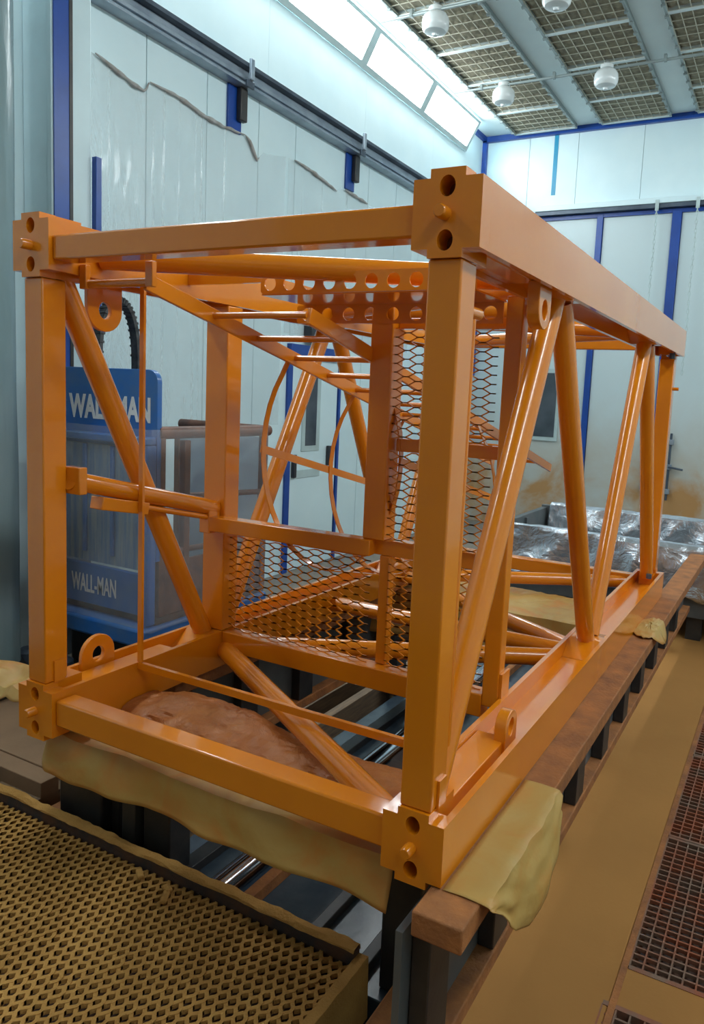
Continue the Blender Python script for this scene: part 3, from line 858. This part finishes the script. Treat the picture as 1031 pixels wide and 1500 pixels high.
# masking paper over the near cross beam: skirt, top, back fold
def paper_fn(x0, x1, yf, yb_, zt, skirt, back, seed, xk=-9):
    """skirt, top and back fold; left of xk the paper only lies flat, its edge drawn back"""
    def fn(u, v):
        x = x0 + u * (x1 - x0)
        t_ = min(max((xk - x) / 0.12, 0), 1); t_ = t_ * t_ * (3 - 2 * t_)
        sk = skirt * (1 - 0.75 * t_); yq = yf + 0.09 * t_ + 0.06 * t_ * min(1, (xk - x) * 2)
        bk = back * (1 + 0.3 * t_); ln = sk + (yb_ - yq) + bk
        s_ = v * ln
        w1 = nz(x * 2.2 + seed, s_ * 2, seed); w2 = nz(x * 8, s_ * 9 + seed, 2 + seed); w3 = nz(x * 24, s_ * 26, 4 + seed)
        if s_ < sk:
            h = sk - s_; k = h / sk
            y = yq - 0.006 - 0.02 * k + 0.030 * k * w1 + 0.010 * w2; z = zt - h + 0.012 * k * w1
        elif s_ < sk + yb_ - yq:
            t = s_ - sk; y = yq + t; z = zt - abs(0.012 * w2 + 0.009 * w3) - 0.004
        else:
            h = s_ - sk - (yb_ - yq); y = yb_ + 0.01 + 0.03 * w1 * h / bk + 0.2 * h; z = zt - h
        return (x, y + 0.008 * w2, z - 0.05 * t_ * abs(w2))
    return fn
pp = MB().grid(paper_fn(-1.80, -0.06, 0.05, 0.315, -0.066, 0.115, 0.10, 1.3, -1.12), 150, 44).build('masking_paper', 'paper', solid=0.0015)
tag(pp, 'yellow masking paper hanging over the near cross beam', 'paper')
def crumple(u, v):
    x = -1.06 + u * 0.93; a = math.pi * v
    w2 = nz(x * 9, v * 5, 2.2); w3 = nz(x * 22, v * 12, 7.2)
    w4 = nz(x * 38 + 9 * w2, v * 7, 1.2)
    R = 0.078 * (0.65 + 0.5 * math.sin(math.pi * min(1, u * 1.6 + 0.12))) * (1 + 0.20 * w2 - 0.16 * abs(w3) + 0.05 * abs(w4))
    if u in (0, 1): R *= 0.5
    return (x, 0.30 - math.cos(a) * R * 1.5, -0.085 + math.sin(a) * R * 0.75)
cp = MB().grid(crumple, 170, 40).build('crumpled_paper', 'paper_orange', solid=0.0015)
tag(cp, 'crumpled paper roll dusted orange lying inside the lower frame', 'paper')
def right_paper(u, v):
    # over the top of the right beam and down its outer side
    y = 0.0 + u * 0.49
    s_ = v * 0.40
    w1 = nz(y * 5, s_ * 4, 9.0); w2 = nz(y * 14, s_ * 12, 3.0)
    tab = [0.012, 0.07, 0.125, 0.16, 0.165, 0.15, 0.115, 0.05]
    f = min(u * 7, 6.999); i = int(f); drop = tab[i] + (tab[i + 1] - tab[i]) * (f - i)
    if s_ < 0.085: return (0.072 + s_, y + 0.004 * w2, -0.0615 + 0.0015 * max(w2, 0))
    k = (s_ - 0.085) / 0.315
    return (0.157 + 0.006 + 0.035 * math.sin(k * 1.6) * (0.5 + 0.5 * math.sin(math.pi * u)) + 0.03 * k * w1 + 0.008 * w2, y + 0.03 * k * w1, -0.0625 - k * drop)
rp = MB().grid(right_paper, 60, 30).build('masking_paper', 'paper', solid=0.0015)
tag(rp, 'yellow masking paper folded over the rusty beam at the near right corner', 'paper')
pp2 = MB().grid(paper_fn(-1.3, -0.06, 1.93, 2.36, -0.066, 0.22, 0.12, 6.3), 110, 44).build('masking_paper', 'paper', solid=0.0015)
tag(pp2, 'masking paper over the far cross beam seen through the tubes', 'paper')
def scrap(u, v):
    a = u * 2 * math.pi; r = v * 0.085
    w = nz(math.cos(a) * 3 + 7, math.sin(a) * 3, v * 4)
    x = 0.115 + r * math.cos(a) * 0.8; 
    return (x, 2.02 + r * 1.9 * math.sin(a), -0.058 + 0.02 * max(0, 1 - v) + 0.012 * abs(w) - (0.05 * max(0, x - 0.15) / 0.03 if x > 0.15 else 0))
sp = MB().grid(scrap, 40, 10).build('paper_scrap', 'paper', solid=0.001)
tag(sp, 'torn pale paper scrap on the rusty beam beside the section', 'paper')

# ================================================================== THE CRANE TOWER SECTION
Wd, Hh, L = 1.126, 1.2, 2.646
cs = thing('crane_section', (-Wd / 2, L / 2, -0.061), 'orange lattice tower crane section lying on its side', 'crane section')
TR_ = 0.031      # lacing tube radius

# corner blocks: cross-shaped faces with two bolt holes and a guide pin
cross = [(-0.034, -0.077), (0.034, -0.077), (0.034, -0.061), (0.067, -0.061), (0.067, 0.061), (0.034, 0.061), (0.034, 0.077), (-0.034, 0.077), (-0.034, 0.061), (-0.067, 0.061), (-0.067, -0.061), (-0.034, -0.061)]
holes = [(0, 0.0464, 0.0155, 0.0185), (0, -0.0464, 0.0155, 0.0185)]
for far in (0, 1):
    for cx in (0.0, -Wd):
        for cz in (0.0, Hh):
            if not far:
                bl = MB().plate(cross, holes, (cx, 0.045, cz), (1, 0, 0), (0, 0, 1), 0.045)
                bl.box(cx - 0.033, cx + 0.033, 0.046, 0.12, cz - 0.076, cz + 0.076)
            else:
                bl = MB().plate(cross, holes, (cx, L - 0.001, cz), (1, 0, 0), (0, 0, 1), 0.044)
                bl.box(cx - 0.033, cx + 0.033, L - 0.12, L - 0.046, cz - 0.060, cz + 0.060)
            bo = bl.build('corner_block', 'orange', cs)
            y0 = 0.0 if not far else L
            sg = -1 if not far else 1
            for hz in (0.0464, -0.0464):
                MB().path([(cx, y0 - sg * 0.043, cz + hz), (cx, y0 - sg * 0.0445, cz + hz)], 0.0165, 18).build('hole_bottom', 'orange_in', bo)
            MB().path([(cx - 0.002, y0 - sg * 0.002, cz - 0.001), (cx - 0.002, y0 + sg * 0.022, cz - 0.001), (cx - 0.002, y0 + sg * 0.026, cz - 0.001)], [0.0125, 0.0125, 0.010], 16).build('guide_pin', 'orange', bo)

# chords: open channels, trough up at the bottom, down at the top
def chord(cx, cz, s_, outer):
    """s_ = +1 trough opens upward, -1 downward; outer = +1 if the outer side is +x"""
    y0, y1 = 0.0451, L - 0.0451
    z = lambda a, b_: (min(cz + s_ * a, cz + s_ * b_), max(cz + s_ * a, cz + s_ * b_))
    c = MB()
    for x0, x1, a, b_ in ((0.053, 0.067, -0.061, 0.061), (-0.067, -0.053, -0.061, 0.061), (-0.053, 0.053, -0.061, 0.012)):
        za, zb = z(a, b_)
        c.box(cx + x0, cx + x1, y0, y1, za, zb)
    o = c.build('chord', 'orange', cs)
    # stepped filler behind the block
    za, zb = z(0.0125, 0.050)
    xa, xb = (-0.0525, 0.026) if outer > 0 else (-0.026, 0.0525)
    MB().box(cx + xa, cx + xb, 0.121, 0.46, za, zb).build('filler_bar', 'orange', o, bevel=0.003)
    return o
ch = {}
for cx, outer in ((0.0, 1), (-Wd, -1)):
    ch[(cx, 0)] = chord(cx, 0.0, 1, outer)
    ch[(cx, 1)] = chord(cx, Hh, -1, outer)
# node plates that close the trough where the lacing lands
def node_plate(cx, top, yc, par):
    s_ = -1 if top else 1; cz = Hh if top else 0.0
    n = MB()
    prof = [(yc - 0.13, 0.013), (yc - 0.055, 0.060), (yc + 0.055, 0.060), (yc + 0.13, 0.013)]
    k = len(n.v)
    for x in (cx - 0.0525, cx + 0.0525):
        n.v += [(x, y, cz + s_ * h) for y, h in prof]
    n.f = [(0, 1, 2, 3), (7, 6, 5, 4), (0, 4, 5, 1), (1, 5, 6, 2), (2, 6, 7, 3), (3, 7, 4, 0)]
    return n.build('node_plate', 'orange', par)
N = [0.0, 0.675, 1.355, 1.99, L]
node_plate(0.0, False, 1.365, ch[(0.0, 0)])
node_plate(0.0, True, 0.68, ch[(0.0, 1)]); node_plate(0.0, True, 1.98, ch[(0.0, 1)])
node_plate(-Wd, False, 0.66, ch[(-Wd, 0)]); node_plate(-Wd, False, 1.98, ch[(-Wd, 0)])
node_plate(-Wd, True, 1.34, ch[(-Wd, 1)])

# end frames: posts and beams
for y0 in (0.006, L - 0.074):
    for cx in (0.0, -Wd):
        box('post', (cx - 0.034, cx + 0.034, y0, y0 + 0.068, 0.0775, Hh - 0.0775), 'orange', cs, 0.004)
    box('end_beam', (-Wd + 0.0675, -0.0675, y0 + 0.004, y0 + 0.064, Hh - 0.037, Hh + 0.022), 'orange', cs, 0.005)
    box('end_beam', (-Wd + 0.0675, -0.0675, y0 + 0.004, y0 + 0.064, -0.030, 0.040), 'orange', cs, 0.005)
for cx in (0.0, -Wd):
    box('stop_plate', (cx + 0.0345, cx + 0.040, 0.03, 0.062, 0.077, 0.135), 'orange', cs)

# side lacing
def lace(p, q, r=TR_):
    return MB().tube(p, q, r, 24).build('lacing_tube', 'orange', cs)
zt, zb = Hh - 0.056, 0.056
for p, q in (((0.065, zb), (0.665, zt)), ((0.735, zt), (1.335, zb)), ((1.40, zb), (1.95, zt)), ((2.02, zt), (L - 0.115, zb))):
    lace((0.0, p[0], p[1]), (0.0, q[0], q[1]))
for p, q in (((0.075, zt), (0.625, zb)), ((0.73, zb), (1.30, zt)), ((1.375, zt), (1.93, zb)), ((2.02, zb), (L - 0.115, zt))):
    lace((-Wd, p[0], p[1]), (-Wd, q[0], q[1]))
# bottom lacing
xi, xo = -Wd + 0.068, -0.068
for p, q in (((xi, 0.66), (xo, 0.07)), ((xi, 0.72), (xo, 1.27)), ((xo, 1.40), (xi, 1.97)), ((xi, 2.03), (xo, 2.62))):
    lace((p[0], p[1], -0.005), (q[0], q[1], -0.005))
lace((xi, 1.335, 0.0), (xo, 1.335, 0.0), 0.030)
# top lacing
for p, q in (((xi, 0.158), (xo, 0.68)), ((xo, 0.76), (xi, 1.27)), ((xi, 1.40), (xo, 1.97)), ((xo, 2.03), (xi, 2.56))):
    lace((p[0], p[1], Hh - 0.005), (q[0], q[1], Hh - 0.005))
lace((xi, 1.335, Hh), (xo, 1.335, Hh), 0.030)

# lifting lugs on the chords
def lug(x, yc, zroot, up, h, w=0.05, t=0.014, hr=0.02):
    out = [(-w, 0), (w, 0)]
    for k in range(13):
        a = math.pi * k / 12
        out.append((w * math.cos(a), (h - w) + w * math.sin(a)))
    W_ = (0, 0, 1 if up else -1)
    U_ = (0, 1, 0)
    MB().plate(out, [(0, h - w, hr, hr * 1.15)], (x - t / 2 if up else x + t / 2, yc, zroot), U_, W_, t).build('lug', 'orange', cs, bevel=0.002)
lug(0.018, 0.468, 0.013, True, 0.105, w=0.042, t=0.03)
lug(0.030, 0.462, Hh - 0.05, False, 0.105, w=0.044, t=0.03)
lug(-Wd - 0.046, 0.235, -0.01, True, 0.148, w=0.058)
lug(-Wd - 0.02, 0.235, Hh - 0.04, False, 0.148, w=0.058)

# platform frame standing across the section
PY = 0.68
box('platform_post', (-1.150, -1.058, PY - 0.035, PY + 0.035, 0.062, 1.137), 'orange', cs, 0.004)
box('platform_post', (-0.535, -0.462, PY - 0.02, PY + 0.05, 0.448, 1.15), 'orange', cs, 0.004)
box('platform_post', (-0.486, -0.452, PY + 0.006, PY + 0.04, 0.062, 0.399), 'orange', cs, 0.003)
pr_ = box('platform_post', (-0.118, -0.070, PY - 0.035, PY + 0.01, 0.03, 1.15), 'orange', cs, 0.004)
box('platform_foot', (-0.0695, -0.062, PY - 0.03, PY + 0.03, 0.03, 0.13), 'orange', cs)
MB().bar((-1.058, PY - 0.005, 0.028), (-0.118, PY - 0.005, 0.028), 0.06, 0.066).build('platform_beam', 'orange', cs, bevel=0.003)
MB().bar((-1.085, PY - 0.062, 0.432), (-0.500, PY - 0.012, 0.424), 0.050, 0.048).build('hatch_rail', 'orange', cs, bevel=0.003)
box('platform_rail', (-0.452, -0.119, PY + 0.012, PY + 0.045, 0.715, 0.752), 'orange', cs, 0.002)
box('platform_rail', (-0.535, -0.119, PY + 0.006, PY + 0.05, 0.40, 0.447), 'orange', cs, 0.002)
box('platform_rail', (-1.057, -0.5355, PY + 0.006, PY + 0.03, 0.386, 0.42), 'orange', cs, 0.002)
box('platform_rail', (-0.46, -0.119, PY + 0.012, PY + 0.05, 1.07, 1.10), 'orange', cs, 0.002)
# expanded metal in the platform frame
for x0, x1, z0, z1 in ((-1.058, -0.487, 0.062, 0.385), (-0.451, -0.119, 0.062, 0.399), (-0.461, -0.119, 0.448, 0.714), (-0.461, -0.119, 0.753, 1.069)):
    e = expanded((x0, PY - 0.002, z0), (1, 0, 0), (0, 0, 1), x1 - x0, z1 - z0, 0.0385, 0.0062, 0.0034, 0.0038)
    eo = e.build('expanded_mesh', 'orange', cs, smooth=False)

# perforated tread across the top of the platform
def perf(o, U, W, w, h, n, r, t=0.004):
    out = [(0.006, 0), (w, 0), (w, h), (0.006, h), (0, h - 0.006), (0, 0.006)]
    step = w / n
    return MB().plate(out, [(step * (k + 0.5), h / 2, r[0], r[1]) for k in range(n)], o, U, W, t)
tr_ = perf((-0.765, 0.444, 1.138), (1, 0, 0), (0, 0, 1), 0.645, 0.053, 10, (0.0192, 0.0192)).build('perforated_tread', 'orange', cs)
perf((-0.792, 0.652, 1.080), (1, 0, 0), (0, 0, 1), 0.665, 0.054, 9, (0.0195, 0.019)).build('rear_flange', 'orange', tr_)
MB().bar((-0.765, 0.548, 1.136), (-0.12, 0.548, 1.136), 0.206, 0.004).build('tread_web', 'orange', tr_)

# ladder with rungs, sloping from the near top into the section
lxl, lxr = -0.85, -0.533
def lz(y): return 1.122 - 0.236 * (y - 0.109)
for x in (lxl, lxr):
    ya, yb2 = (0.11, 2.55) if x == lxl else (0.345, 2.55)
    MB().bar((x, ya, lz(ya)), (x, yb2, lz(yb2)), 0.012, 0.042).build('ladder_rail', 'orange', cs, bevel=0.002)
for k in range(13):
    y = 0.346 + 0.187 * k
    if y > 2.5: break
    MB().tube((lxl + 0.004, y, lz(y) + 0.002), (lxr - 0.004, y, lz(y) + 0.002), 0.009, 12).build('rung', 'orange', cs)
# safety hoops hanging round the ladder and the strap joining them
for y in (0.70, 1.10, 1.50):
    zc = lz(y) - 0.30; pts = []
    for k in range(31):
        a = math.radians(128 + (412 - 128) * k / 30)
        pts.append((-0.692 + 0.255 * math.cos(a), y, zc + 0.36 * math.sin(a)))
    pts[0] = (lxl - 0.006, y, lz(y) - 0.01); pts[-1] = (lxr + 0.006, y, lz(y) - 0.01)
    MB().ribbon(pts, (0, 1, 0), 0.004, 0.022).build('safety_hoop', 'orange', cs)
for x, dz in ((-0.95, -0.30), (-0.434, -0.30), (-0.692, -0.664)):
    MB().bar((x, 0.69, lz(0.69) + dz), (x, 1.52, lz(1.52) + dz), 0.004 if x != -0.692 else 0.026, 0.026 if x != -0.692 else 0.004).build('hoop_strap', 'orange', cs)
# ladder head: two hangers and a short bar under the near beam
for x in (-1.045, -0.815):
    box('ladder_hanger', (x - 0.012, x + 0.012, 0.085, 0.10, 1.105, 1.165), 'orange', cs, 0.002)
MB().tube((-1.06, 0.10, 1.118), (-0.81, 0.10, 1.118), 0.011, 14).build('ladder_head_bar', 'orange', cs)
MB().bar((xi, 0.47, 1.190), (-0.785, 0.47, 1.190), 0.012, 0.034).build('support_flat', 'orange', cs)

# thin bars across the near bay
box('upright_flat', (-1.061, -1.045, 0.285, 0.293, 0.063, 1.142), 'orange', cs)
MB().bar((-1.058, 0.289, 0.052), (-0.068, 0.289, 0.052), 0.012, 0.020).build('cross_flat', 'orange', cs)
# left handrail from the near post to the platform, with bracket and bolt rod
MB().path([(-1.085, 0.075, 0.615), (-1.098, 0.64, 0.478)], 0.026, 4 + 12).build('hand_rail', 'orange', cs)
box('rail_collar', (-1.11, -1.045, 0.0745, 0.10, 0.578, 0.650), 'orange', cs, 0.003)
box('rail_collar', (-1.118, -1.075, PY - 0.088, PY - 0.036, 0.40, 0.50), 'orange', cs, 0.003)
MB().bar((-1.09, 0.165, 0.545), (-1.09, 0.33, 0.512), 0.05, 0.036).build('latch_bracket', 'orange', cs, bevel=0.003)
MB().tube((-1.085, 0.30, 0.522), (-1.09, 0.62, 0.448), 0.009, 12).build('latch_rod', 'orange', cs)
# peg and hanging rod by the right near post
MB().tube((0.016, 0.0745, 1.040), (0.016, 0.135, 1.040), 0.012, 14).build('peg', 'orange', cs)
MB().tube((0.017, 0.108, 1.028), (0.017, 0.108, 0.16), 0.0065, 10).build('hanging_rod', 'orange', cs)
# bolts at the far ends of the right chord
for z in (0.064, Hh - 0.064):
    MB().path([(0.02, L - 0.16, z - 0.01), (0.02, L - 0.16, z + 0.012)] if z < 0.5 else [(0.03, L - 0.13, z + 0.01), (0.03, L - 0.13, z - 0.016)], 0.014, 6).build('bolt', 'dark_grey', cs)
MB().tube((0.0345, L - 0.05, 0.98), (0.062, L - 0.05, 0.98), 0.008, 10).build('peg', 'orange', cs)
